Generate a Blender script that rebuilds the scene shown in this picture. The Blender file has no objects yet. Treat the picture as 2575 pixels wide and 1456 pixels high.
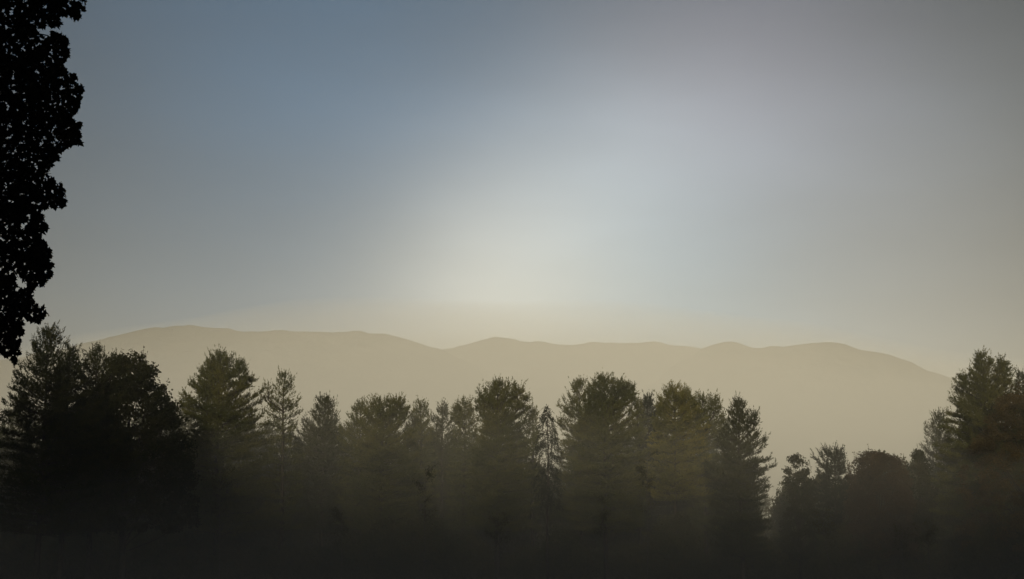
import bpy, math
import numpy as np
from mathutils import Vector, noise as mnoise

# ------------------------------------------------------------------ camera
scene = bpy.context.scene
FPX, CX, CY, PITCH, CAMZ = 3963.0, 1287.5, 728.0, math.radians(9.9), 1.7

def ray(x, y):
    u, v = (x - CX) / FPX, (CY - y) / FPX
    return np.array([u, math.cos(PITCH) - v * math.sin(PITCH), math.sin(PITCH) + v * math.cos(PITCH)])

def at(x, y, D):
    """the place at distance D (metres in front of the camera) that is seen at x, y of the photo"""
    r = ray(x, y)
    return np.array([0, 0, CAMZ]) + r * (D / r[1])

cam_data = bpy.data.cameras.new('camera')
cam = bpy.data.objects.new('camera', cam_data)
scene.collection.objects.link(cam)
scene.camera = cam
cam.location = (0, 0, CAMZ)
cam.rotation_euler = (math.radians(90) + PITCH, 0, 0)
cam_data.sensor_width = 36.0
cam_data.lens = 36.0 * FPX / 2575.0
cam_data.clip_start = 0.1
cam_data.clip_end = 8000

# ------------------------------------------------------------------ render settings
scene.render.engine = 'CYCLES'
scene.view_settings.view_transform = 'Standard'
scene.view_settings.look = 'None'
scene.view_settings.exposure = 0.0
scene.view_settings.gamma = 1.0
scene.view_settings.use_curve_mapping = False
scene.cycles.use_denoising = True
scene.cycles.max_bounces = 6
scene.cycles.diffuse_bounces = 2
scene.cycles.glossy_bounces = 1
scene.cycles.transmission_bounces = 2
scene.cycles.volume_bounces = 4
scene.cycles.transparent_max_bounces = 4

# ------------------------------------------------------------------ sky
SUN_EL, SUN_AZ = math.radians(12.0), math.radians(184.5)      # low morning sun behind the camera
world = bpy.data.worlds.new('World')
scene.world = world
world.use_nodes = True
nt = world.node_tree
nt.nodes.clear()
N, L = nt.nodes.new, nt.links.new
out = N('ShaderNodeOutputWorld')
bg = N('ShaderNodeBackground')
sky = N('ShaderNodeTexSky')
sky.sky_type = 'NISHITA'
sky.sun_disc = False
sky.sun_elevation = SUN_EL
sky.sun_rotation = SUN_AZ
sky.altitude = 300
sky.air_density = 1.0
sky.dust_density = 7.0
sky.ozone_density = 2.0
tc = N('ShaderNodeTexCoord')
nrm = N('ShaderNodeVectorMath'); nrm.operation = 'NORMALIZE'
L(tc.outputs['Generated'], nrm.inputs[0])
# slow wobble so that the veils of cloud have no geometric outline
nz = N('ShaderNodeTexNoise'); nz.inputs['Scale'].default_value = 3.2; nz.inputs['Detail'].default_value = 3.0
nz.inputs['Roughness'].default_value = 0.45
L(nrm.outputs[0], nz.inputs['Vector'])
sub = N('ShaderNodeVectorMath'); sub.operation = 'SUBTRACT'; sub.inputs[1].default_value = (0.5, 0.5, 0.5)
L(nz.outputs['Color'], sub.inputs[0])
scl = N('ShaderNodeVectorMath'); scl.operation = 'SCALE'; scl.inputs['Scale'].default_value = 0.035
L(sub.outputs[0], scl.inputs[0])
add = N('ShaderNodeVectorMath'); add.operation = 'ADD'
L(nrm.outputs[0], add.inputs[0]); L(scl.outputs[0], add.inputs[1])
wob = N('ShaderNodeVectorMath'); wob.operation = 'NORMALIZE'
L(add.outputs[0], wob.inputs[0])

SKY_STRENGTH = 0.0210
SKY_TINT = (0.857, 0.952, 1.000)
tint = N('ShaderNodeVectorMath'); tint.operation = 'MULTIPLY'
tint.inputs[1].default_value = tuple(c * SKY_STRENGTH for c in SKY_TINT)
L(sky.outputs[0], tint.inputs[0])
total = tint.outputs[0]
# thin veils of mist cloud: x, y where seen, spread in degrees, colour
VEILS = [
    (1255, 775, 3.4, (0.57, 0.51, 0.35)),
    (1340, 620, 3.8, (0.05, 0.05, 0.08)),
    (1560, 430, 3.2, (0.13, 0.13, 0.1)),
    (1760, 290, 4.0, (0.11, 0.08, 0.09)),
    (1980, 170, 4.5, (0.03, 0.02, 0.03)),
    (1620, 720, 3.8, (0.03, 0.11, 0.17)),
    (1980, 600, 6.5, (0.11, 0.15, 0.18)),
    (2300, 560, 5.0, (0.06, 0.06, 0.07)),
    (880, 480, 8.5, (0.03, 0.12, 0.24)),
]
for vx, vy, sg, col in VEILS:
    d = ray(vx, vy); d = d / np.linalg.norm(d)
    dt = N('ShaderNodeVectorMath'); dt.operation = 'DOT_PRODUCT'; dt.inputs[1].default_value = tuple(d)
    L(wob.outputs[0], dt.inputs[0])
    m1 = N('ShaderNodeMath'); m1.operation = 'SUBTRACT'; m1.inputs[1].default_value = 1.0
    L(dt.outputs['Value'], m1.inputs[0])
    m2 = N('ShaderNodeMath'); m2.operation = 'MULTIPLY'; m2.inputs[1].default_value = 1.0 / math.radians(sg) ** 2
    L(m1.outputs[0], m2.inputs[0])
    m3 = N('ShaderNodeMath'); m3.operation = 'EXPONENT'
    L(m2.outputs[0], m3.inputs[0])
    vs = N('ShaderNodeVectorMath'); vs.operation = 'SCALE'; vs.inputs[0].default_value = col
    L(m3.outputs[0], vs.inputs['Scale'])
    va = N('ShaderNodeVectorMath'); va.operation = 'ADD'
    L(total, va.inputs[0]); L(vs.outputs[0], va.inputs[1])
    total = va.outputs[0]
# faint streaks of thin cloud drawn out along one slant
mpn = N('ShaderNodeMapping'); mpn.inputs['Rotation'].default_value = (0.0, math.radians(32), 0.0); mpn.inputs['Scale'].default_value = (2.6, 3.0, 9.0)
L(wob.outputs[0], mpn.inputs['Vector'])
cn = N('ShaderNodeTexNoise'); cn.inputs['Scale'].default_value = 1.0; cn.inputs['Detail'].default_value = 4.0; cn.inputs['Roughness'].default_value = 0.5
L(mpn.outputs[0], cn.inputs['Vector'])
cr = N('ShaderNodeMapRange'); cr.inputs['From Min'].default_value = 0.3; cr.inputs['From Max'].default_value = 0.7
cr.inputs['To Min'].default_value = 0.86; cr.inputs['To Max'].default_value = 1.16
L(cn.outputs['Fac'], cr.inputs['Value'])
cs = N('ShaderNodeVectorMath'); cs.operation = 'SCALE'
L(total, cs.inputs[0]); L(cr.outputs[0], cs.inputs['Scale'])
total = cs.outputs[0]
L(total, bg.inputs['Color'])
bg.inputs['Strength'].default_value = 1.0
L(bg.outputs[0], out.inputs['Surface'])

# ------------------------------------------------------------------ sun
sun_data = bpy.data.lights.new('sun', 'SUN')
sun_data.energy = 1.900
sun_data.color = (1.000, 0.874, 0.595)
sun_data.angle = math.radians(2.6)      # the disc is spread by the mist it shines through
sun = bpy.data.objects.new('sun', sun_data)
scene.collection.objects.link(sun)
sun.rotation_euler = (-(math.radians(90) - SUN_EL), 0, -SUN_AZ)   # shines over the viewer's shoulder onto the tree tops and the mist

# ------------------------------------------------------------------ helpers
C = scene.collection
HAZE_DENSITY = 0.0010
MIST_DENSITY = 0.0039

def mat_new(name):
    m = bpy.data.materials.new(name)
    m.use_nodes = True
    t = m.node_tree
    t.nodes.clear()
    return m, t

def leaf_material(name, cols, scale=0.35, trans=0.2, rough=0.75):
    """matte leaves: colour wanders between three tones through the crown and from leaf to leaf"""
    m, t = mat_new(name)
    n, l = t.nodes.new, t.links.new
    o = n('ShaderNodeOutputMaterial')
    g = n('ShaderNodeNewGeometry')
    no = n('ShaderNodeTexNoise'); no.inputs['Scale'].default_value = scale; no.inputs['Detail'].default_value = 4.0
    l(g.outputs['Position'], no.inputs['Vector'])
    mx = n('ShaderNodeMath'); mx.operation = 'MULTIPLY_ADD'; mx.inputs[1].default_value = 0.3; mx.inputs[2].default_value = -0.15
    l(g.outputs['Random Per Island'], mx.inputs[0])
    ad = n('ShaderNodeMath'); ad.operation = 'ADD'
    l(no.outputs['Fac'], ad.inputs[0]); l(mx.outputs[0], ad.inputs[1])
    r = n('ShaderNodeValToRGB')
    r.color_ramp.elements[0].position = 0.32; r.color_ramp.elements[0].color = (*cols[0], 1)
    r.color_ramp.elements[1].position = 0.68; r.color_ramp.elements[1].color = (*cols[2], 1)
    e = r.color_ramp.elements.new(0.5); e.color = (*cols[1], 1)
    l(ad.outputs[0], r.inputs['Fac'])
    df = n('ShaderNodeBsdfDiffuse'); df.inputs['Roughness'].default_value = rough
    tr = n('ShaderNodeBsdfTranslucent')
    l(r.outputs['Color'], df.inputs['Color']); l(r.outputs['Color'], tr.inputs['Color'])
    ms = n('ShaderNodeMixShader'); ms.inputs['Fac'].default_value = trans
    l(df.outputs[0], ms.inputs[1]); l(tr.outputs[0], ms.inputs[2])
    l(ms.outputs[0], o.inputs['Surface'])
    return m

def bark_material(name, dark, light, zs=0.4):
    m, t = mat_new(name)
    n, l = t.nodes.new, t.links.new
    o = n('ShaderNodeOutputMaterial')
    g = n('ShaderNodeNewGeometry')
    mp = n('ShaderNodeMapping'); mp.inputs['Scale'].default_value = (9, 9, 9 * zs)
    l(g.outputs['Position'], mp.inputs['Vector'])
    no = n('ShaderNodeTexNoise'); no.inputs['Scale'].default_value = 1.0; no.inputs['Detail'].default_value = 5
    l(mp.outputs[0], no.inputs['Vector'])
    r = n('ShaderNodeValToRGB')
    r.color_ramp.elements[0].position = 0.38; r.color_ramp.elements[0].color = (*dark, 1)
    r.color_ramp.elements[1].position = 0.62; r.color_ramp.elements[1].color = (*light, 1)
    l(no.outputs['Fac'], r.inputs['Fac'])
    p = n('ShaderNodeBsdfPrincipled'); p.inputs['Roughness'].default_value = 0.9
    p.inputs['Specular IOR Level'].default_value = 0.2
    l(r.outputs['Color'], p.inputs['Base Color'])
    b = n('ShaderNodeBump'); b.inputs['Strength'].default_value = 0.6; b.inputs['Distance'].default_value = 0.03
    l(no.outputs['Fac'], b.inputs['Height']); l(b.outputs[0], p.inputs['Normal'])
    l(p.outputs[0], o.inputs['Surface'])
    return m

M = {
    'pine': leaf_material('pine_needles', [(0.095, 0.110, 0.034), (0.145, 0.150, 0.045), (0.205, 0.190, 0.055)]),
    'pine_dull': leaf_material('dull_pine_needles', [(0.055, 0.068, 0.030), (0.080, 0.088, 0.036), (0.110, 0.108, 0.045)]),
    'pine_yellow': leaf_material('yellowing_pine_needles', [(0.140, 0.142, 0.036), (0.230, 0.212, 0.045), (0.330, 0.275, 0.055)]),
    'spruce': leaf_material('spruce_needles', [(0.030, 0.042, 0.028), (0.045, 0.056, 0.034), (0.062, 0.070, 0.042)]),
    'broad': leaf_material('broadleaf_green', [(0.040, 0.050, 0.022), (0.060, 0.068, 0.028), (0.090, 0.085, 0.034)], trans=0.35),
    'rust': leaf_material('rust_leaves', [(0.100, 0.075, 0.045), (0.140, 0.098, 0.055), (0.190, 0.125, 0.062)], trans=0.5),
    'orange': leaf_material('orange_leaves', [(0.120, 0.095, 0.040), (0.185, 0.135, 0.048), (0.260, 0.180, 0.058)], trans=0.5),
    'shade': leaf_material('understorey_leaves', [(0.075, 0.084, 0.036), (0.110, 0.112, 0.045), (0.150, 0.135, 0.055)], trans=0.3),
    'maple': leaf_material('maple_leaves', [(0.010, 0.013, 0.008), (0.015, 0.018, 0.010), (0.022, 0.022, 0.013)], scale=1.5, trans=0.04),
    'bark': bark_material('pine_bark', (0.035, 0.028, 0.022), (0.11, 0.09, 0.075)),
    'pale_bark': bark_material('pale_bark', (0.10, 0.09, 0.08), (0.26, 0.24, 0.21), 2.5),
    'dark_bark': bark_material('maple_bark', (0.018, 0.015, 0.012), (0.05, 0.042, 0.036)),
}

def mesh_from(name, V, F, material, smooth=False):
    """V (n,3) and F (m,k) arrays -> mesh"""
    V = np.asarray(V, dtype=np.float32); F = np.asarray(F, dtype=np.int32)
    me = bpy.data.meshes.new(name)
    k = F.shape[1]
    me.vertices.add(len(V)); me.vertices.foreach_set('co', V.ravel())
    me.loops.add(F.size); me.loops.foreach_set('vertex_index', F.ravel())
    me.polygons.add(len(F))
    me.polygons.foreach_set('loop_start', np.arange(0, F.size, k, dtype=np.int32))
    me.polygons.foreach_set('loop_total', np.full(len(F), k, dtype=np.int32))
    if smooth:
        me.polygons.foreach_set('use_smooth', np.ones(len(F), dtype=bool))
    me.update(calc_edges=True)
    me.materials.append(material)
    return me

def obj(name, me, parent=None, kind=None):
    o = bpy.data.objects.new(name, me)
    C.objects.link(o)
    if parent is not None:
        o.parent = parent
    if kind:
        o['kind'] = kind
    return o

def thing(name, label, cat, loc, group=None):
    o = bpy.data.objects.new(name, None)
    C.objects.link(o)
    o.empty_display_size = 0.5
    o.location = loc
    o['label'] = label; o['category'] = cat
    if group:
        o['group'] = group
    return o

def unit(a):
    return a / np.maximum(np.linalg.norm(a, axis=-1, keepdims=True), 1e-9)

class Tubes:
    """tapered limbs gathered into one mesh (quads)"""
    def __init__(s): s.V = []; s.F = []; s.n = 0
    def add(s, pts, rad, sides=4):
        pts = np.asarray(pts, float); k = len(pts)
        d = np.gradient(pts, axis=0); d = unit(d)
        ref = np.array([0.31, 0.17, 0.94]) if abs(d[0][2]) < 0.8 else np.array([1.0, 0.2, 0.1])
        a = unit(np.cross(d, ref)); b = np.cross(d, a)
        ang = np.linspace(0, 2 * math.pi, sides, endpoint=False)
        rad = np.asarray(rad, float)
        R = pts[:, None, :] + rad[:, None, None] * (np.cos(ang)[None, :, None] * a[:, None, :] + np.sin(ang)[None, :, None] * b[:, None, :])
        s.V.append(R.reshape(-1, 3))
        i = np.arange(k - 1)[:, None] * sides; j = np.arange(sides)[None, :]; j2 = (j + 1) % sides
        q = np.stack([i + j, i + j2, i + sides + j2, i + sides + j], axis=-1).reshape(-1, 4) + s.n
        s.F.append(q); s.n += k * sides
    def mesh(s, name, mat): return mesh_from(name, np.concatenate(s.V), np.concatenate(s.F), mat, smooth=True)

def needle_shoots(rng, P, A, Ls, needles=8, nl=0.17, wid=0.065):
    """bristly shoots: P base (n,3), A axis (n,3), Ls length -> triangles"""
    n = len(P)
    A = unit(A)
    t = rng.uniform(0.05, 1.0, (n, needles)); t[:, 0] = 1.0
    base = P[:, None, :] + A[:, None, :] * (t * Ls[:, None])[..., None]
    rd = unit(rng.normal(size=(n, needles, 3)))
    side = unit(rd - (rd * A[:, None, :]).sum(-1, keepdims=True) * A[:, None, :])
    spread = np.where(t > 0.97, 0.15, rng.uniform(0.5, 0.95, (n, needles)))[..., None]
    dirn = unit(A[:, None, :] * (1.25 - spread) + side * spread)
    ln = nl * rng.uniform(0.75, 1.3, (n, needles))[..., None]
    tip = base + dirn * ln
    w = unit(np.cross(dirn, unit(rng.normal(size=(n, needles, 3))))) * (wid * 0.5) * rng.uniform(0.8, 1.3, (n, needles))[..., None]
    back = base - dirn * ln * 0.15
    V = np.stack([back - w, back + w, tip], axis=2).reshape(-1, 3)
    return V

def tri_mesh(name, Vlist, mat):
    V = np.concatenate(Vlist)
    return mesh_from(name, V, np.arange(len(V)).reshape(-1, 3), mat)

def leaf_tris(rng, P, size, nbias=None):
    """pointed leaves, each a folded pair of triangles"""
    n = len(P)
    d = unit(rng.normal(size=(n, 3)) + np.array([0, 0, -0.35]))
    s = unit(np.cross(d, unit(rng.normal(size=(n, 3)))))
    sz = size * rng.uniform(0.65, 1.3, (n, 1))
    a = P - d * sz * 0.5; b = P + d * sz * 0.5
    up = unit(np.cross(d, s)) * sz * 0.14
    l_ = P + s * sz * 0.36 + up; r_ = P - s * sz * 0.36 + up
    V = np.stack([a, b, l_, a, r_, b], axis=1).reshape(-1, 3)
    return V

# ------------------------------------------------------------------ terrain (valley floor, ridges ahead, unseen shade-casting hill added behind)
RIDGES = [
    # distance, depth of the ridge, skyline points (x, y)
    (790, 150, [(-900, 960), (-300, 960), (0, 925), (160, 893), (290, 855), (380, 831), (480, 823), (600, 833), (700, 829), (830, 837), (905, 836), (960, 850), (1050, 876), (1110, 892), (1200, 925), (1400, 1000), (1700, 1150)]),
    (850, 150, [(700, 1050), (900, 960), (1040, 905), (1110, 889), (1165, 883), (1205, 866), (1240, 857), (1280, 866), (1340, 877), (1400, 882), (1480, 876), (1590, 874), (1700, 880), (1770, 886), (1900, 900), (2100, 940), (2500, 1050)]),
    (765, 140, [(1300, 1150), (1600, 980), (1700, 915), (1765, 887), (1800, 877), (1835, 876), (1880, 883), (1950, 880), (2030, 875), (2110, 873), (2180, 888), (2250, 914), (2330, 948), (2450, 978), (2700, 990), (3200, 960), (3600, 940)]),
]
def shade_edge(x):
    """how high the shade of the added, unseen hill behind the viewer reaches on the tree line 140 m in front"""
    l = np.clip(-(x + 4), 0, None); r = np.clip(x - 52, 0, None)
    return 0.5 + 0.16 * l + 0.30 * r
SHADE_HILL_Y = -160.0  # unseen hill, added and shaped to keep sun off foreground and lower trees
def terrain(x, y):
    x = np.asarray(x, float); y = np.asarray(y, float)
    z = np.zeros_like(x)
    for D, w, pts in RIDGES:
        px = np.array([p[0] for p in pts], float); py = np.array([p[1] for p in pts], float)
        hh = np.array([at(a, b, D)[2] for a, b in pts]); ax = np.array([at(a, b, D)[0] for a, b in pts]) / D
        h = np.interp(x / np.maximum(y, 250) , ax, hh)
        z = np.maximum(z, h * np.exp(-((y - D) / w) ** 2))
    top = np.minimum(shade_edge(x) + (140 - SHADE_HILL_Y) * math.tan(SUN_EL), 98 + 5 * np.sin(x * 0.011))
    t = np.clip((y - SHADE_HILL_Y) / 150.0, 0, 1); f = 0.5 + 0.5 * np.cos(math.pi * t)
    f = np.where(y < SHADE_HILL_Y, np.exp(-((y - SHADE_HILL_Y) / 180.0) ** 2), f)
    return np.maximum(z, top * f)

def axis(parts):
    return np.unique(np.concatenate([np.linspace(a, b, n) for a, b, n in parts]))
gx = axis([(-850, -300, 40), (-300, 300, 160), (300, 850, 40)])
gy = axis([(-440, 0, 40), (0, 300, 30), (300, 1200, 140)])
X, Y = np.meshgrid(gx, gy)
Z = terrain(X, Y)
rough = np.array([mnoise.fractal(Vector((a * 0.012, b * 0.012, 3.1)), 0.9, 2.0, 5) for a, b in zip(X.ravel(), Y.ravel())]).reshape(X.shape)
fine = np.array([mnoise.noise(Vector((a * 0.11, b * 0.11, 1.7))) for a, b in zip(X.ravel(), Y.ravel())]).reshape(X.shape)
Z = Z + (rough * 5.0 + fine * 1.3) * np.clip(Z / 60.0, 0.02, 1.0)
nx_, ny_ = len(gx), len(gy)
idx = np.arange(nx_ * ny_).reshape(ny_, nx_)
F = np.stack([idx[:-1, :-1], idx[:-1, 1:], idx[1:, 1:], idx[1:, :-1]], axis=-1).reshape(-1, 4)

gm, t = mat_new('meadow_and_wooded_hills')
n, l = t.nodes.new, t.links.new
o = n('ShaderNodeOutputMaterial'); g = n('ShaderNodeNewGeometry')
n1 = n('ShaderNodeTexNoise'); n1.inputs['Scale'].default_value = 0.06; n1.inputs['Detail'].default_value = 8; n1.inputs['Roughness'].default_value = 0.7
l(g.outputs['Position'], n1.inputs['Vector'])
r = n('ShaderNodeValToRGB')
r.color_ramp.elements[0].position = 0.35; r.color_ramp.elements[0].color = (0.040, 0.045, 0.025, 1)
r.color_ramp.elements[1].position = 0.65; r.color_ramp.elements[1].color = (0.115, 0.092, 0.052, 1)
l(n1.outputs['Fac'], r.inputs['Fac'])
n2 = n('ShaderNodeTexNoise'); n2.inputs['Scale'].default_value = 0.12; n2.inputs['Detail'].default_value = 6
l(g.outputs['Position'], n2.inputs['Vector'])
bp = n('ShaderNodeBump'); bp.inputs['Strength'].default_value = 1.0; bp.inputs['Distance'].default_value = 1.6
l(n2.outputs['Fac'], bp.inputs['Height'])
p = n('ShaderNodeBsdfDiffuse'); l(r.outputs['Color'], p.inputs['Color']); l(bp.outputs[0], p.inputs['Normal'])
l(p.outputs[0], o.inputs['Surface'])
hills = obj('hills', mesh_from('hills', np.stack([X, Y, Z], -1).reshape(-1, 3), F, gm, smooth=True), kind='structure')
hills['label'] = 'hazy wooded hills and valley floor behind the tree line, with an unseen shade hill added behind the viewer'

# ------------------------------------------------------------------ trees
def prof_fn(D, prof):
    """profile rows (y, x_left, x_right) -> arrays of height, left x, right x in metres"""
    rows = sorted(prof, key=lambda a: -a[0])           # bottom first
    z = np.array([at(a[1], a[0], D)[2] for a in rows])
    xl = np.array([at(a[1], a[0], D)[0] for a in rows]); xr = np.array([at(a[2], a[0], D)[0] for a in rows])
    return z, xl, xr

def conifer(rng, T, cx, cy, ztop, z, xl, xr, zbot, step=0.42, per=7, dens=1.0, droop=False, shoot=0.42, jag=0.35, gap=0.0, needles=7):
    """one leader with its whorls. returns needle triangles; limbs go to T"""
    out = []
    z = np.append(z, ztop + 0.02); xl = np.append(xl, cx - 0.05); xr = np.append(xr, cx + 0.05)
    o_ = np.argsort(z); z, xl, xr = z[o_], xl[o_], xr[o_]
    zz = ztop - 0.10
    # leader shoot
    P = np.array([[cx, cy, ztop - 0.5]] * 3) + rng.normal(size=(3, 3)) * 0.04
    out.append(needle_shoots(rng, P, np.array([[0, 0, 1.0], [0.25, 0, 1], [-0.2, 0.1, 1]]) , np.array([0.5, 0.36, 0.36]), needles + 2))
    H = ztop - zbot
    while zz > zbot:
        q = (ztop - zz) / max(H, 1e-3)
        L_ = cx - np.interp(zz, z, xl); R_ = np.interp(zz, z, xr) - cx
        L_ = max(L_, 0.15); R_ = max(R_, 0.15)
        m = max(3, int(per * (0.6 + 0.5 * min(1.0, (L_ + R_) / 5.0)) + rng.uniform(-1, 1)))
        az0 = rng.uniform(0, 6.28)
        for k in range(m):
            if rng.uniform() < gap: continue
            az = az0 + k * 2 * math.pi / m + rng.normal() * 0.25
            c, s_ = math.cos(az), math.sin(az)
            side = R_ if c > 0 else L_
            rad = 1.08 * (side * abs(c) + 0.5 * (L_ + R_) * (1 - abs(c)))
            ln = rad * (1.0 - abs(rng.normal()) * (jag + 0.25 * max(0, 1 - q * 4)) * 0.6)
            ln = max(ln, 0.2)
            if droop:
                e0, e1 = 0.25, -0.55
            else:
                e0 = math.radians(62 - 60 * min(1, q * 2.6)); e1 = math.radians(78 - 52 * min(1, q * 1.8))
            dz = rng.normal() * 0.12
            rise = ln * (0.55 * math.tan(max(-0.6, min(e0, 1.05))) * 0.5 + 0.45 * math.tan(max(-0.9, min(e1, 1.1))) * 0.5)
            start = zz - rise * 0.75 + dz
            u = np.linspace(0, 1, 5)
            hz = ln * u
            if droop:
                vz = ln * (0.25 * u - 0.75 * u ** 2)
            else:
                vz = rise * (0.45 * u + 0.55 * u ** 2)
            pts = np.stack([cx + c * hz, cy + s_ * hz, start + vz], -1)
            pts[1:-1] += rng.normal(size=(3, 3)) * 0.03 * ln * 0.5
            T.add(pts, np.linspace(0.018 + 0.012 * ln, 0.008, 5), 3)
            ns = int((7 + 13 * ln) * dens * (0.55 + 0.45 * min(1.0, q * 2.5)))
            uu = 1 - rng.uniform(0, 1, ns) ** 1.25 * 0.82
            uu[0] = 0.99
            pos = np.stack([np.interp(uu, u, pts[:, i]) for i in range(3)], -1)
            tang = unit(np.stack([np.full(ns, c * ln), np.full(ns, s_ * ln), np.interp(uu, [0, 1], [vz[1] * 4, (vz[-1] - vz[-2]) * 4])], -1))
            lat = np.array([-s_, c, 0.0])
            w = (0.12 + 0.30 * ln * np.clip(1.05 - uu, 0.0, 0.6) / 0.6 * 0.75)
            off = rng.uniform(-1, 1, ns) * w
            off[0] = 0
            pos = pos + lat * off[:, None] + rng.normal(size=(ns, 3)) * np.array([0.05, 0.05, 0.05])
            if droop:
                A = tang * 0.35 + lat * (np.sign(off) * 0.25)[:, None] + np.array([0, 0, -0.75]) + rng.normal(size=(ns, 3)) * 0.22
            else:
                A = tang * 0.75 + lat * (np.sign(off) * 0.35)[:, None] + np.array([0, 0, 0.62 - 0.25 * q]) + rng.normal(size=(ns, 3)) * 0.28
            out.append(needle_shoots(rng, pos, A, shoot * rng.uniform(0.6, 1.25, ns), needles))
            if not droop and q < 0.45 and rng.uniform() < 0.85:
                # upright candle at the branch tip
                nc = 2
                out.append(needle_shoots(rng, pts[-1] + rng.normal(size=(nc, 3)) * 0.14, np.array([c * 0.25, s_ * 0.25, 1.0]) + rng.normal(size=(nc, 3)) * 0.22,
                                         rng.uniform(0.4, 0.85, nc) * (shoot / 0.42), needles + 3, nl=0.14, wid=0.06))
        zz -= step * rng.uniform(0.75, 1.25) * (0.6 + 0.5 * min(1, q * 3))
    return out

def trunk(T, x, y, zt, r0, lean=0.0, rng=None):
    u = np.linspace(0, 1, 9)
    pts = np.stack([x + lean * (u - 1) + 0.06 * np.sin(u * 7 + x), y + 0.05 * np.cos(u * 5 + x), -0.3 + (zt + 0.3) * u], -1)
    T.add(pts, r0 * (1 - u) ** 0.8 + 0.015, 8)
    return pts

def pine(seed, D, tops, prof, label, mat='pine', name='pine_tree', group=None, bark='bark', droop=False, **kw):
    """tops: (x, y) of each leader, the first is the main one; prof rows in photo pixels"""
    rng = np.random.default_rng(seed)
    z, xl, xr = prof_fn(D, prof)
    z = z - 0.35
    main = at(tops[0][0], tops[0][1], D) - np.array([0, 0, 0.55])
    zbot = z[0]
    TR, BR = Tubes(), Tubes()
    tris = []
    x0 = main[0]
    trunk(TR, x0, D, main[2] - 0.25, kw.pop('stem', 0.06 + 0.009 * main[2]))
    per = kw.pop('per', 7)
    tris += conifer(rng, BR, x0, D, main[2], z, xl, xr, zbot, per=per, droop=droop, **kw)
    for (tx, ty, hw, hh) in tops[1:]:
        tp = at(tx, ty, D) - np.array([0, 0, 0.5]); wv = hw / FPX * D; hv = hh / FPX * D
        dy = rng.uniform(-0.8, 0.8)
        zz = np.array([tp[2] - hv, tp[2] - hv * 0.45, tp[2] - hv * 0.12]); w_ = np.array([wv, wv * 0.85, wv * 0.45])
        BR.add(np.array([[x0, D, tp[2] - hv * 2.0], [x0 + (tp[0] - x0) * .6, D + dy * .5, tp[2] - hv * 1.4], [tp[0], D + dy, tp[2] - hv], [tp[0], D + dy, tp[2] - 0.2]]), [0.10, 0.08, 0.06, 0.015], 5)
        tris += conifer(rng, BR, tp[0], D + dy, tp[2], zz, tp[0] - w_, tp[0] + w_, tp[2] - hv, per=6, droop=droop, **{k_: v_ for k_, v_ in kw.items() if k_ != 'step'}, step=0.38)
    loc = np.array([x0, D, 0.0])
    root = thing(name, label, 'tree', tuple(loc), group)
    for nm, me in (('trunk', TR.mesh('trunk', M[bark])), ('branches', BR.mesh('branches', M['bark'])), ('crown', tri_mesh('crown', tris, M[mat]))):
        me.transform(__import__('mathutils').Matrix.Translation((-loc[0], -loc[1], 0)))
        obj(nm, me, root)
    return root

def crown_clumps(rng, D, z, xl, xr, n, rc, depth=0.9):
    """centres of leaf clumps spread through the volume whose outline is the profile"""
    zz = rng.uniform(z[0], z[-1], n * 3)
    a = np.interp(zz, z, xl); b = np.interp(zz, z, xr)
    keep = rng.uniform(0, 1, len(zz)) < (b - a) / (b - a).max()
    zz, a, b = zz[keep][:n], a[keep][:n], b[keep][:n]
    rad = (b - a) / 2; mid = (a + b) / 2
    th = rng.uniform(0, 2 * math.pi, len(zz)); rr = rng.uniform(0.25, 1, len(zz)) ** 0.5
    cxp = mid + np.cos(th) * rr * np.maximum(rad - rc * 0.5, 0.05); cyp = D + np.sin(th) * rr * np.maximum(rad * depth, 0.4)
    return np.stack([cxp, cyp, zz], -1)

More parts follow.
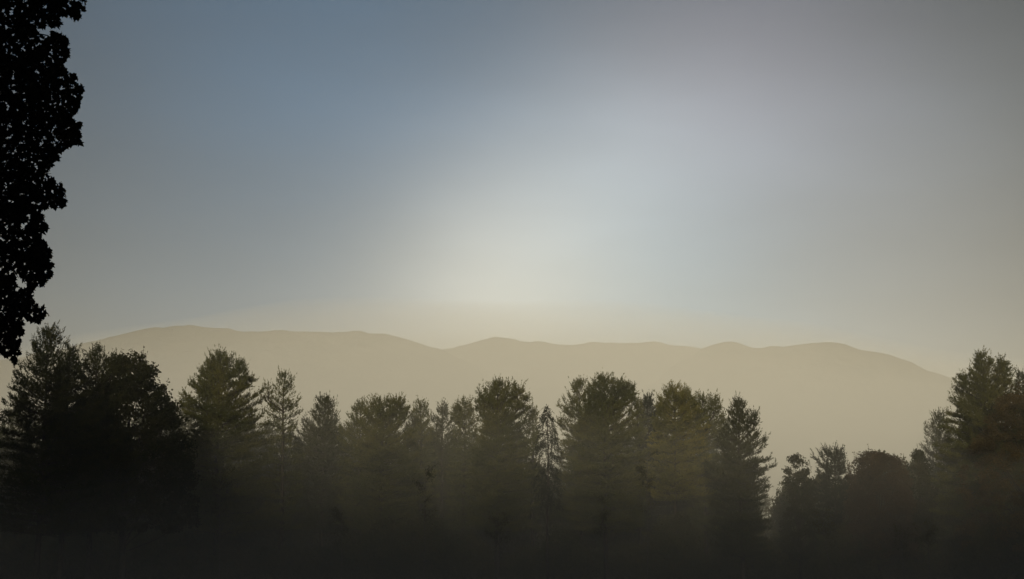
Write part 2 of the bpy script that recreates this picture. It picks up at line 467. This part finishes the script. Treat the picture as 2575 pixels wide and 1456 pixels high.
def broadleaf(seed, D, topx, prof, label, mat='broad', name='broadleaf_tree', group=None, clumps=150, leaves=80, rc=0.75, size=0.17, bark='bark', twigs=0, flat=0.7, stem=0.16):
    rng = np.random.default_rng(seed)
    z, xl, xr = prof_fn(D, prof)
    P = crown_clumps(rng, D, z, xl, xr, clumps, rc)
    n = len(P)
    loc = np.array([at(topx, prof[0][0], D)[0], D, 0.0])
    off = unit(rng.normal(size=(n, leaves, 3))) * (rng.uniform(0, 1, (n, leaves, 1)) ** 0.45) * rc * rng.uniform(0.6, 1.15, (n, 1, 1)) * np.array([1, 1, flat])
    tris = [leaf_tris(rng, (P[:, None, :] + off).reshape(-1, 3), size)]
    TR, BR = Tubes(), Tubes()
    zt = z[-1]
    trunk(TR, loc[0], D, zt * 0.82, stem)
    for i in rng.choice(n, min(n, 45), replace=False):
        q = P[i]; zs = max(0.6, q[2] * 0.45 + 0.4); s0 = np.array([loc[0], D, min(zs, zt * 0.75)])
        mid = s0 * 0.45 + q * 0.55 + np.array([0, 0, -0.25])
        BR.add(np.array([s0, mid, q]), [0.055, 0.035, 0.012], 4)
    for k in range(twigs):
        # thin shoots standing out of the crown top
        zz = rng.uniform(z[-1] - (z[-1] - z[0]) * 0.35, z[-1]); a, b = np.interp(zz, z, xl), np.interp(zz, z, xr)
        s0 = np.array([rng.uniform(a, b), D + rng.uniform(-1, 1), zz - 0.5]); e = s0 + np.array([rng.normal() * 0.25, 0, rng.uniform(0.7, 1.5)])
        BR.add(np.array([s0, (s0 + e) / 2 + rng.normal(size=3) * 0.05, e]), [0.02, 0.014, 0.006], 3)
        u = rng.uniform(0.2, 1, 9)[:, None]
        tris.append(leaf_tris(rng, s0 * (1 - u) + e * u + rng.normal(size=(9, 3)) * 0.07, size * 0.8))
    root = thing(name, label, 'tree', tuple(loc), group)
    for nm, me in (('trunk', TR.mesh('trunk', M[bark])), ('branches', BR.mesh('branches', M['bark'])), ('crown', tri_mesh('crown', tris, M[mat]))):
        me.transform(__import__('mathutils').Matrix.Translation((-loc[0], -loc[1], 0)))
        obj(nm, me, root)
    return root

def low(prof, y=1330, dl=0, dr=0):
    """continue a profile straight down"""
    last = prof[-1]
    return prof + [(y, last[1] - dl, last[2] + dr)]

G = 'trees of the tree line across the picture'
def line_d(px, d):
    """the tree line bends towards the viewer at both ends"""
    return d - 10 * min(1, max(0, (500 - px) / 170.0)) - 8 * min(1, max(0, (px - 2330) / 150.0))
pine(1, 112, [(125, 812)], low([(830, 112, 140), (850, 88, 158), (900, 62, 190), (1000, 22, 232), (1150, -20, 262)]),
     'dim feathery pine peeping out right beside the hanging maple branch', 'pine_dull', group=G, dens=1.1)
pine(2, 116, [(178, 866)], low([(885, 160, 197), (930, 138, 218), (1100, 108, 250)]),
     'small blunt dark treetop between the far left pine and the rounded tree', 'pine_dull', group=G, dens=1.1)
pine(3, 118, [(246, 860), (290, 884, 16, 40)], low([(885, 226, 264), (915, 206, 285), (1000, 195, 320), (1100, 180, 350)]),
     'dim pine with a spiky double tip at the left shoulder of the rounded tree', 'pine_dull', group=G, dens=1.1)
broadleaf(4, 120, 330, [(889, 322, 348), (900, 290, 368), (925, 268, 392), (960, 250, 416), (1000, 235, 438), (1050, 215, 468), (1120, 200, 492), (1330, 190, 510)],
          'wide rounded tree with smooth dark dome sloping down to the right', 'broad', group=G, clumps=430, leaves=110, rc=0.85, size=0.21, stem=0.28, twigs=40)
pine(5, 136, [(556, 880), (606, 905, 26, 60), (528, 900, 20, 40)],
     low([(895, 530, 582), (930, 505, 630), (962, 492, 640), (980, 478, 648), (988, 454, 652), (1008, 450, 660), (1045, 474, 668), (1100, 462, 682), (1200, 450, 690)]),
     'tall broad pine with bushy rounded top, first big one right of the rounded tree', 'pine', group=G, dens=1.3, per=8)
pine(6, 138, [(716, 930), (676, 962, 10, 30)],
     low([(950, 694, 738), (985, 676, 748), (1000, 662, 764), (1040, 672, 756), (1080, 690, 744), (1150, 655, 765)]),
     'slim open pine whose ragged side branches show the mist between them', 'pine', group=G, dens=0.95, gap=0.22, step=0.6)
pine(7, 142, [(817, 990)], low([(1008, 796, 838), (1025, 786, 846), (1050, 778, 852), (1085, 752, 864), (1160, 735, 880)]),
     'squat grey-green pine with flat comb-like top in the dip of the tree line', 'pine_dull', group=G, dens=1.1)
pine(8, 141, [(908, 1000)], low([(1014, 892, 924), (1045, 872, 934), (1060, 862, 940), (1100, 856, 946), (1200, 850, 950)]),
     'narrow pine top just left of the broad double-humped yellow-green pine', 'pine', group=G)
pine(9, 139, [(962, 996), (998, 993, 26, 45)], low([(1006, 936, 1008), (1030, 922, 1030), (1060, 916, 1042), (1120, 902, 1050), (1200, 900, 1055)]),
     'broad low pine with two bushy yellow-green humps left of centre', 'pine', group=G, dens=1.25, per=8)
pine(10, 143, [(1060, 1003)], low([(1016, 1045, 1074), (1045, 1032, 1082), (1100, 1025, 1092), (1200, 1020, 1095)]),
     'thin tufted pine top standing alone right of the double-humped pine', 'pine', group=G)
pine(11, 144, [(1113, 1010)], low([(1026, 1101, 1124), (1050, 1089, 1137), (1110, 1078, 1147), (1200, 1072, 1152)]),
     'small pointed conifer, lowest tip of the centre-left row', 'pine_dull', group=G, per=6)
pine(12, 141, [(1168, 998), (1148, 1016, 10, 25)], low([(1012, 1152, 1185), (1045, 1138, 1197), (1100, 1138, 1204), (1200, 1130, 1210)]),
     'light tufted pine leaning against the left side of the tall centre pine', 'pine', group=G)
pine(13, 137, [(1252, 949), (1302, 964, 24, 55), (1218, 985, 18, 36)],
     low([(962, 1228, 1275), (975, 1220, 1310), (990, 1204, 1322), (1020, 1196, 1334), (1045, 1212, 1338), (1080, 1205, 1335), (1120, 1192, 1348), (1200, 1185, 1350)]),
     'tall yellow-green pine with twin bushy peaks at the centre', 'pine', group=G, dens=1.3, per=8)
pine(14, 140, [(1339, 1018)], low([(1032, 1331, 1347), (1060, 1322, 1352), (1090, 1312, 1352), (1200, 1300, 1350)]),
     'slim feather of a pine tucked between the tall centre pine and the sparse drooping spruce', 'pine', group=G, per=5)
pine(15, 133, [(1376, 1002)], [(1020, 1364, 1388), (1045, 1352, 1398), (1085, 1344, 1410), (1150, 1345, 1408), (1250, 1340, 1412)],
     'sparse drooping spruce with bare see-through branches right of centre', 'spruce', name='spruce_tree', group=G, dens=0.75, droop=True, per=6, step=0.5, gap=0.1, shoot=0.55, stem=0.12)
pine(16, 139, [(1456, 948)], low([(963, 1440, 1472), (985, 1430, 1480), (1000, 1418, 1490), (1030, 1408, 1500), (1080, 1395, 1502), (1200, 1390, 1510)]),
     'leafy upright pine on the left shoulder of the highest broad pine', 'pine', group=G, gap=0.08)
pine(17, 136, [(1519, 940), (1555, 952, 22, 50), (1584, 962, 14, 34)],
     low([(955, 1494, 1545), (972, 1480, 1588), (1000, 1474, 1592), (1040, 1462, 1602), (1100, 1442, 1612), (1200, 1430, 1615)]),
     'highest broad pine right of centre with wide bushy olive crown', 'pine', group=G, dens=1.35, per=9)
pine(18, 141, [(1604, 998)], low([(1012, 1594, 1613), (1040, 1582, 1620), (1100, 1575, 1625)]),
     'thin pine tip squeezed between the highest broad pine and the dark spruce', 'pine', group=G, per=5)
pine(19, 142, [(1629, 988)], low([(1000, 1622, 1638), (1010, 1613, 1646), (1030, 1604, 1655), (1060, 1598, 1664), (1120, 1588, 1680), (1200, 1580, 1690)]),
     'dark star-tipped spruce standing in the notch between two pale pines', 'spruce', name='spruce_tree', group=G, per=8, step=0.42, dens=1.3, shoot=0.38)
pine(20, 138, [(1694, 962), (1726, 976, 20, 48), (1668, 992, 12, 34)],
     low([(980, 1678, 1738), (1010, 1660, 1752), (1040, 1650, 1766), (1100, 1638, 1778), (1180, 1630, 1785)], y=1240),
     'yellowest bushy pine, right of the dark star-tipped spruce', 'pine_yellow', group=G, dens=1.25, per=8)
pine(21, 140, [(1768, 988), (1792, 996, 14, 36)], low([(1003, 1752, 1806), (1030, 1740, 1818), (1070, 1733, 1826), (1200, 1730, 1830)]),
     'round-topped pine between the yellow pine and the ragged end pine', 'pine', group=G, dens=1.1)
pine(22, 134, [(1856, 998), (1893, 1030, 10, 34)],
     [(1013, 1840, 1872), (1040, 1832, 1884), (1056, 1828, 1896), (1085, 1815, 1908), (1104, 1803, 1936), (1128, 1795, 1912), (1150, 1788, 1930), (1166, 1782, 1946), (1180, 1782, 1925), (1205, 1780, 1968), (1222, 1780, 1932), (1262, 1786, 1922), (1290, 1790, 1918), (1312, 1790, 1955), (1335, 1790, 1925), (1380, 1800, 1930)],
     'ragged end pine with layered branches jutting right over the gap', 'pine_dull', group=G, dens=1.25, per=8, jag=0.5, gap=0.06)
broadleaf(23, 136, 2003, [(1146, 1985, 2022), (1165, 1974, 2034), (1200, 1970, 2046), (1260, 1970, 2062), (1330, 1955, 2072), (1420, 1950, 2080)],
          'airy small-leaved tree with curly top just right of the gap', 'broad', group=G, clumps=190, leaves=60, rc=0.5, size=0.18, twigs=10)
pine(24, 137, [(2096, 1116)], [(1124, 2080, 2120), (1140, 2062, 2124), (1152, 2044, 2120), (1175, 2060, 2134), (1200, 2050, 2134), (1250, 2045, 2142), (1340, 2040, 1225)],
     'dark layered hemlock with tip leaning right above its low neighbours', 'spruce', name='hemlock_tree', group=G, per=7, dens=1.2, shoot=0.34)
broadleaf(25, 136, 2200, [(1140, 2180, 2215), (1152, 2138, 2262), (1180, 2130, 2285), (1250, 2115, 2300), (1400, 2100, 2320)],
          'low russet tree with thin upright twigs along its flat top', 'rust', group=G, clumps=560, leaves=75, rc=0.6, size=0.17, twigs=70)
broadleaf(26, 137, 2308, [(1130, 2302, 2316), (1145, 2292, 2326), (1180, 2278, 2345), (1240, 2268, 2362), (1400, 2260, 2380)],
          'small cone-shaped green tree at the foot of the tall right pine', 'broad', group=G, clumps=190, leaves=75, rc=0.5, size=0.18, twigs=8)
pine(27, 136, [(2468, 884), (2513, 896, 20, 60), (2425, 932, 10, 34)],
     [(905, 2452, 2492), (925, 2440, 2528), (945, 2428, 2540), (968, 2404, 2548), (985, 2412, 2556), (1005, 2398, 2566), (1035, 2369, 2575), (1048, 2392, 2580), (1070, 2366, 2590), (1095, 2392, 2600), (1112, 2362, 2606), (1128, 2372, 2614), (1142, 2340, 2620), (1165, 2362, 2625), (1200, 2345, 2650), (1300, 2340, 2660)],
     'tall double-tipped pine near the right edge with tiers spreading left', 'pine', group=G, dens=1.35, per=9, jag=0.4)
broadleaf(28, 130, 2600, [(942, 2575, 2640), (960, 2548, 2680), (1000, 2512, 2720), (1050, 2478, 2745), (1110, 2440, 2760), (1200, 2410, 2780), (1400, 2400, 2800)],
          'orange autumn tree at the right edge before the double-tipped pine', 'orange', group=G, clumps=520, leaves=95, rc=0.65, size=0.17, stem=0.22)
pine(29, 139, [(2569, 926)], low([(945, 2558, 2580), (990, 2545, 2596), (1100, 2530, 2610)]),
     'small pine tip at the right edge rising behind the orange tree', 'pine_dull', group=G, per=6)

# ---- second row and undergrowth: a few kinds, copied
def copy_thing(src, loc, rz, sc, label, group):
    c = src.copy(); C.objects.link(c)
    c.location = loc; c.rotation_euler = (0, 0, rz); c.scale = (sc[0], sc[0], sc[1])
    c['label'] = label; c['group'] = group
    for ch in src.children:
        d = ch.copy(); C.objects.link(d); d.parent = c
    return c

def px_h(h): return h
def backpine(seed, w, h):
    """a plain pine of height h metres, half width w metres, standing at the origin distance 165"""
    D = 165
    prof = [(at_y(h * f, D), CX - w * g * FPX / D, CX + w * g * FPX / D) for f, g in ((0.97, 0.15), (0.88, 0.45), (0.75, 0.75), (0.55, 1.0), (0.25, 1.05), (0.06, 0.9))]
    return D, prof
def at_y(zv, D):
    # photo row at which height zv at distance D is seen
    tz = (zv - CAMZ) / D
    v = (tz * math.cos(PITCH) - math.sin(PITCH)) / (math.cos(PITCH) + tz * math.sin(PITCH))
    return CY - v * FPX

GB = 'pines of the second row behind the tree line'
LB = 'dim pine of the second row, seen only through gaps in the tree line'
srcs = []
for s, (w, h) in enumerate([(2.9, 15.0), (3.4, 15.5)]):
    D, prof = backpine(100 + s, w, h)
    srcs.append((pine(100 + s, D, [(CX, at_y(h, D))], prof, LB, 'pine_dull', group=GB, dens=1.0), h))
rng = np.random.default_rng(7)
first = [True, True]
k = 0
for px in list(range(-260, 1900, 52)) + [2360, 2430, 2500, 2570, 2640, 2720, 2800]:
    D = line_d(px, 158 + 14 * rng.random())
    ytop = rng.uniform(1042, 1090) if px > 480 else rng.uniform(980, 1060)
    if px > 1840: ytop = rng.uniform(1150, 1180)
    if px > 2350: ytop = rng.uniform(1000, 1060)
    if 1310 < px < 1440: ytop = 1175
    tp = at(px, ytop, D)
    i = k % 2
    src, h = srcs[i]
    sc = (rng.uniform(0.85, 1.1), tp[2] / h)
    if first[i]:
        src.location = (tp[0], D, 0); src.scale = (sc[0], sc[0], sc[1]); first[i] = False
    else:
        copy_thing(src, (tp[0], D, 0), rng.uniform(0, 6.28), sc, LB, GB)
    k += 1

GU = 'undergrowth trees at the foot of the tree line'
LU = 'low dark leafy tree lost in the shade at the foot of the tree line'
usrc = []
for s in range(3):
    D = 126; h = 8.0; w = 3.0
    prof = [(at_y(h * f, D), CX - w * g * FPX / D, CX + w * g * FPX / D) for f, g in [((1.0, 0.08), (0.88, 0.35), (0.7, 0.65), (0.45, 1.0), (0.2, 1.05), (0.02, 0.85)), ((1.0, 0.3), (0.9, 0.7), (0.75, 0.8), (0.5, 1.1), (0.2, 0.9), (0.02, 0.7)), ((1.0, 0.15), (0.93, 0.4), (0.8, 0.5), (0.6, 0.95), (0.25, 1.05), (0.02, 0.9))][s]]
    usrc.append(broadleaf(200 + s, D, CX, prof, LU, 'shade', group=GU, clumps=260, leaves=75, rc=0.8, size=0.25, stem=0.12, name='undergrowth_tree'))
first = [True] * 3
k = 0
for row, (D0, lo_y, hi_y, st) in enumerate([(149, 1110, 1230, 64), (139, 1285, 1400, 72)]):
    for px in range(-330, 2900, st):
        x_ = px + rng.uniform(-22, 22)
        D = line_d(x_, D0) + rng.uniform(-3, 3)
        ytop = rng.uniform(lo_y, hi_y)
        if 1850 < x_ < 1990: ytop = 1352
        if row == 0 and 1350 < x_ < 1410: ytop = 1250
        tp = at(x_, ytop, D)
        i = k % 3
        sc = (rng.uniform(0.85, 1.15), tp[2] / 8.0)
        if first[i]:
            usrc[i].location = (tp[0], D, 0); usrc[i].scale = (sc[0], sc[0], sc[1]); first[i] = False
        else:
            copy_thing(usrc[i], (tp[0], D, 0), rng.uniform(0, 6.28), sc, LU, GU)
        k += 1

# ---- slender pale-stemmed young trees in front of the dark mass
SL = [(1068, 1190, 121, 'pale slender stem below the thin tufted pine, the clearest in the shade'),
      (558, 1175, 124, 'faint straight stem below the tall broad pine on the left'),
      (1243, 1300, 119, 'thin pale stem rising from the bottom below the centre pine'),
      (1520, 1250, 121, 'faint stem rising from the bottom below the highest broad pine'),
      (860, 1290, 121, 'faint stem near the bottom below the narrow pine left of centre'),
      (1624, 1150, 124, 'faint pale stem below the dark star-tipped spruce'),
      (2080, 1300, 119, 'faint stem below the dark layered hemlock'),
      (2266, 1330, 117, 'faint stem below the low russet tree, left of two near the right'),
      (2330, 1310, 117, 'faint leaning stem below the small cone-shaped tree')]
for i, (px, ytop, D, lab) in enumerate(SL):
    rg = np.random.default_rng(300 + i)
    tp = at(px, ytop, D)
    T, B = Tubes(), Tubes()
    u = np.linspace(0, 1, 8)
    lean = rg.uniform(-0.5, 0.5)
    pts = np.stack([lean * (u - 0.3) + 0.05 * np.sin(u * 6), 0.03 * np.cos(u * 9), -0.2 + (tp[2] + 0.2) * u], -1)
    T.add(pts, 0.055 * (1 - u * 0.7), 6)
    tr = []
    for k in range(14):
        q = rg.uniform(0.55, 1.0); b0 = np.array([np.interp(q, u, pts[:, j]) for j in range(3)])
        az = rg.uniform(0, 6.28); ln = rg.uniform(0.5, 1.2)
        e = b0 + np.array([math.cos(az) * ln, math.sin(az) * ln, ln * 0.6])
        B.add(np.array([b0, (b0 + e) / 2 + [0, 0, 0.05], e]), [0.02, 0.013, 0.005], 3)
        w = rg.uniform(0.4, 1, 26)[:, None]
        tr.append(leaf_tris(rg, b0 * (1 - w) + e * w + rg.normal(size=(26, 3)) * 0.13, 0.14))
    root = thing('slender_tree', lab, 'tree', (tp[0], D, 0), 'slender pale stems in front of the dark mass')
    obj('trunk', T.mesh('trunk', M['pale_bark']), root)
    obj('branches', B.mesh('branches', M['bark']), root)
    obj('crown', tri_mesh('crown', tr, M['shade']), root)

# ------------------------------------------------------------------ near maple at the left edge
OUT = [(330, -420), (300, -250), (255, -110), (232, -50), (214, 7), (205, 45), (196, 50), (182, 44), (168, 43), (145, 67), (121, 71), (128, 80), (155, 85), (171, 112), (175, 141), (164, 153), (148, 158), (160, 170), (178, 184), (197, 197), (207, 220), (205, 245), (194, 273), (181, 304), (204, 316), (204, 362), (187, 377), (161, 391), (141, 418), (132, 441), (158, 468), (167, 501), (160, 519), (112, 524), (101, 536), (115, 560), (117, 581), (95, 586), (113, 612), (129, 640), (132, 661), (129, 705), (98, 722), (77, 731), (87, 752), (118, 769), (119, 797), (91, 813), (60, 796), (56, 815), (52, 850), (51, 884), (38, 914), (17, 898), (0, 884), (-40, 925), (-90, 905), (-150, 960), (-260, 930), (-380, 900), (-560, 780), (-760, 520), (-900, 200), (-960, -150), (-900, -500), (-600, -760), (-200, -820), (120, -700)]
MD = 18.0
rng = np.random.default_rng(11)
poly = np.array([[at(x, y, MD)[0], at(x, y, MD)[2]] for x, y in OUT])
def inside(P):
    x, y = P[:, 0], P[:, 1]; c = np.zeros(len(P), bool); j = len(poly) - 1
    for i in range(len(poly)):
        xi, yi, xj, yj = poly[i, 0], poly[i, 1], poly[j, 0], poly[j, 1]
        hit = ((yi > y) != (yj > y)) & (x < (xj - xi) * (y - yi) / (yj - yi + 1e-12) + xi)
        c ^= hit; j = i
    return c
def edge_dist(P):
    best = np.full(len(P), 1e9)
    for i in range(len(poly)):
        a, b = poly[i], poly[(i + 1) % len(poly)]
        ab = b - a; t = np.clip(((P - a) @ ab) / (ab @ ab), 0, 1)
        best = np.minimum(best, np.linalg.norm(P - (a + t[:, None] * ab), axis=1))
    return best
# a maple leaf: five lobes, folded a little along the middle
LEAF = np.array([(0, -0.5, 0), (0.14, -0.30, .02), (0.42, -0.34, .05), (0.30, -0.12, .04), (0.52, 0.14, .07), (0.22, 0.10, .03), (0.20, 0.22, .03), (0.0, 0.55, 0),
                 (-0.20, 0.22, .03), (-0.22, 0.10, .03), (-0.52, 0.14, .07), (-0.30, -0.12, .04), (-0.42, -0.34, .05), (-0.14, -0.30, .02)], float)
LF = np.array([(0, i, i + 1) for i in range(1, 13)])
def maple_leaves(rng, P, size):
    n = len(P)
    tip = unit(rng.normal(size=(n, 3)) * 0.75 + np.array([0.15, 0, -0.75]))
    nrm_ = unit(rng.normal(size=(n, 3)) + np.array([0, 0, 0.3])); nrm_ = unit(nrm_ - (nrm_ * tip).sum(-1, keepdims=True) * tip)
    sd = np.cross(tip, nrm_)
    sz = size * rng.uniform(0.65, 1.25, (n, 1, 1))
    V = P[:, None, :] + sz * (LEAF[None, :, 0:1] * sd[:, None] + LEAF[None, :, 1:2] * tip[:, None] + LEAF[None, :, 2:3] * 1.6 * nrm_[:, None])
    F_ = (np.arange(n)[:, None, None] * len(LEAF) + LF[None]).reshape(-1, 3)
    return V.reshape(-1, 3), F_, sd, tip, nrm_, sz
mn, mx_ = poly.min(0), poly.max(0)
Q = rng.uniform(mn, mx_, (90000, 2)); Q = Q[inside(Q)]
dd = edge_dist(Q)
vis = (Q[:, 0] > at(-60, 0, MD)[0])                          # crown part that reaches into the picture is built denser
keep = np.where(vis, 1.0, 0.62) > rng.uniform(size=len(Q))
# knots of leaves: clumpy sampling so that sky shows between sprays near the rim
cl = np.array([mnoise.noise(Vector((a * 4.1, b * 4.1, 0.7))) for a, b in Q])
keep &= (cl > -0.27 - dd * 1.6 + rng.normal(size=len(Q)) * 0.05)
Q, dd = Q[keep], dd[keep]
depth = np.minimum(2.4, 0.2 + dd * 1.25)
yy = MD + rng.uniform(-1, 1, len(Q)) * depth
LP = np.stack([Q[:, 0] * yy / MD, yy, CAMZ + (Q[:, 1] - CAMZ) * yy / MD], -1)
base = np.array([at(-480, 900, MD)[0], MD, 0.0])
mroot = thing('maple_tree', 'near-black maple at the left edge with leafy sprays hanging against the sky', 'tree', tuple(base))
# the biggest-showing leaves along the rim are parts of their own
rim = np.where((dd < 0.09) & (Q[:, 0] > at(-5, 0, MD)[0]) & (Q[:, 1] < at(0, 0, MD)[1 + 1]))[0]
rim = rng.permutation(rim)[:300]
mask = np.ones(len(LP), bool); mask[rim] = False
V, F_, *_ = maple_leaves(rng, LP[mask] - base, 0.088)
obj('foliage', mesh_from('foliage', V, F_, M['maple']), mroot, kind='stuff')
lm = mesh_from('leaf', LEAF * np.array([1, 1, 1.6]), LF, M['maple'])
from mathutils import Matrix
V, F_, sd, tip, nr, sz = maple_leaves(rng, LP[rim] - base, 0.088)
for i in range(len(rim)):
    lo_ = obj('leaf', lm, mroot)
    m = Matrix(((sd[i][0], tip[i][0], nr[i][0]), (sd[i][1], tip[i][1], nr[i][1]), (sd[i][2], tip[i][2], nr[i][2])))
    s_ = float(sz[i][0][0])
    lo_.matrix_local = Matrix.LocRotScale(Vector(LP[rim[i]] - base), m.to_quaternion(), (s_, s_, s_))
# trunk and limbs
T, B = Tubes(), Tubes()
u = np.linspace(0, 1, 10)
T.add(np.stack([0.15 * np.sin(u * 4), 0.1 * np.cos(u * 3), -0.4 + 9.4 * u], -1), 0.24 * (1 - 0.75 * u), 12)
tips = LP[rng.permutation(np.where(Q[:, 0] < at(-120, 0, MD)[0])[0])[:150]] - base
rt = LP[rng.permutation(np.where(vis[:len(LP)] if False else (Q[:, 0] > at(-30, 0, MD)[0]))[0])[:170]] - base
for q in tips:
    s0 = np.array([0, 0, np.clip(q[2] * 0.7, 1.8, 8.5)])
    mid = s0 * 0.5 + q * 0.5 + np.array([0, 0, 0.35])
    B.add(np.array([s0, mid, q]), [0.055, 0.028, 0.008], 5)
for q in rt:
    s0 = q + np.array([-rng.uniform(0.3, 0.8), rng.uniform(-.25, .25), rng.uniform(-0.05, 0.3)])
    B.add(np.array([s0, (s0 + q) / 2 + [0, 0, 0.08], q]), [0.012, 0.008, 0.003], 4)
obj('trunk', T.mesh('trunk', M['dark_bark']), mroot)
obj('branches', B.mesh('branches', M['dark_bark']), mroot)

# ------------------------------------------------------------------ haze
zt = float(Z.max()) + 6.0
hv = np.array([(x, y, z) for x in (-880, 880) for y in (-470, 1430) for z in (-1.6, zt)], float)
hf = np.array([(0, 1, 3, 2), (4, 6, 7, 5), (0, 4, 5, 1), (2, 3, 7, 6), (0, 2, 6, 4), (1, 5, 7, 3)])
hm, t = mat_new('haze')
o = t.nodes.new('ShaderNodeOutputMaterial'); v = t.nodes.new('ShaderNodeVolumePrincipled')
v.inputs['Color'].default_value = (0.95, 0.95, 0.95, 1)
v.inputs['Density'].default_value = HAZE_DENSITY
v.inputs['Anisotropy'].default_value = -0.65
t.links.new(v.outputs[0], o.inputs['Volume'])
hz = obj('haze', mesh_from('haze', hv, hf, hm), kind='stuff')
hz['label'] = 'pale morning haze filling the valley'

# ------------------------------------------------------------------ mist lying in the valley behind and between the trees
mx = np.linspace(-620, 620, 110)
my = np.concatenate([np.linspace(40, 150, 26), np.linspace(160, 400, 24), np.linspace(412, 450, 8), np.linspace(465, 715, 20)])
MX, MY = np.meshgrid(mx, my)
wav = np.array([mnoise.fractal(Vector((a / b * 2.6, b * 0.0035, 9.3)), 1.0, 2.0, 3) for a, b in zip(MX.ravel(), MY.ravel())]).reshape(MX.shape)
slope = np.interp(MY, [40, 140, 430, 715], [0.006, 0.122, 0.177, 0.080])
MZ = MY * slope * (1 + 0.13 * wav) * (0.72 + 0.28 * np.exp(-((MX / np.maximum(MY, 90) - 0.02) / 0.27) ** 2))
mh, mw = MX.shape
top_v = np.stack([MX, MY, MZ], -1).reshape(-1, 3)
bot_v = top_v.copy(); bot_v[:, 2] = -1.0
ii = np.arange(mh * mw).reshape(mh, mw)
q_top = np.stack([ii[:-1, :-1], ii[:-1, 1:], ii[1:, 1:], ii[1:, :-1]], -1).reshape(-1, 4)
q_bot = q_top[:, ::-1] + mh * mw
ring = np.concatenate([ii[0, :], ii[1:, -1], ii[-1, -2::-1], ii[-2:0:-1, 0]])
rn = np.roll(ring, -1)
q_side = np.stack([ring, ring + mh * mw, rn + mh * mw, rn], -1)
mm, t = mat_new('valley_mist')
o = t.nodes.new('ShaderNodeOutputMaterial'); v = t.nodes.new('ShaderNodeVolumePrincipled')
v.inputs['Color'].default_value = (0.95, 0.95, 0.95, 1)
v.inputs['Density'].default_value = MIST_DENSITY
v.inputs['Anisotropy'].default_value = -0.5
t.links.new(v.outputs[0], o.inputs['Volume'])
ms_ = obj('mist', mesh_from('mist', np.concatenate([top_v, bot_v]), np.concatenate([q_top, q_bot, q_side]), mm), kind='stuff')
ms_['label'] = 'bank of warm morning mist lying in the valley behind the tree line'
print('terrain max', Z.max(), 'min', Z.min(), 'leaves', len(LP), 'rim', len(rim))
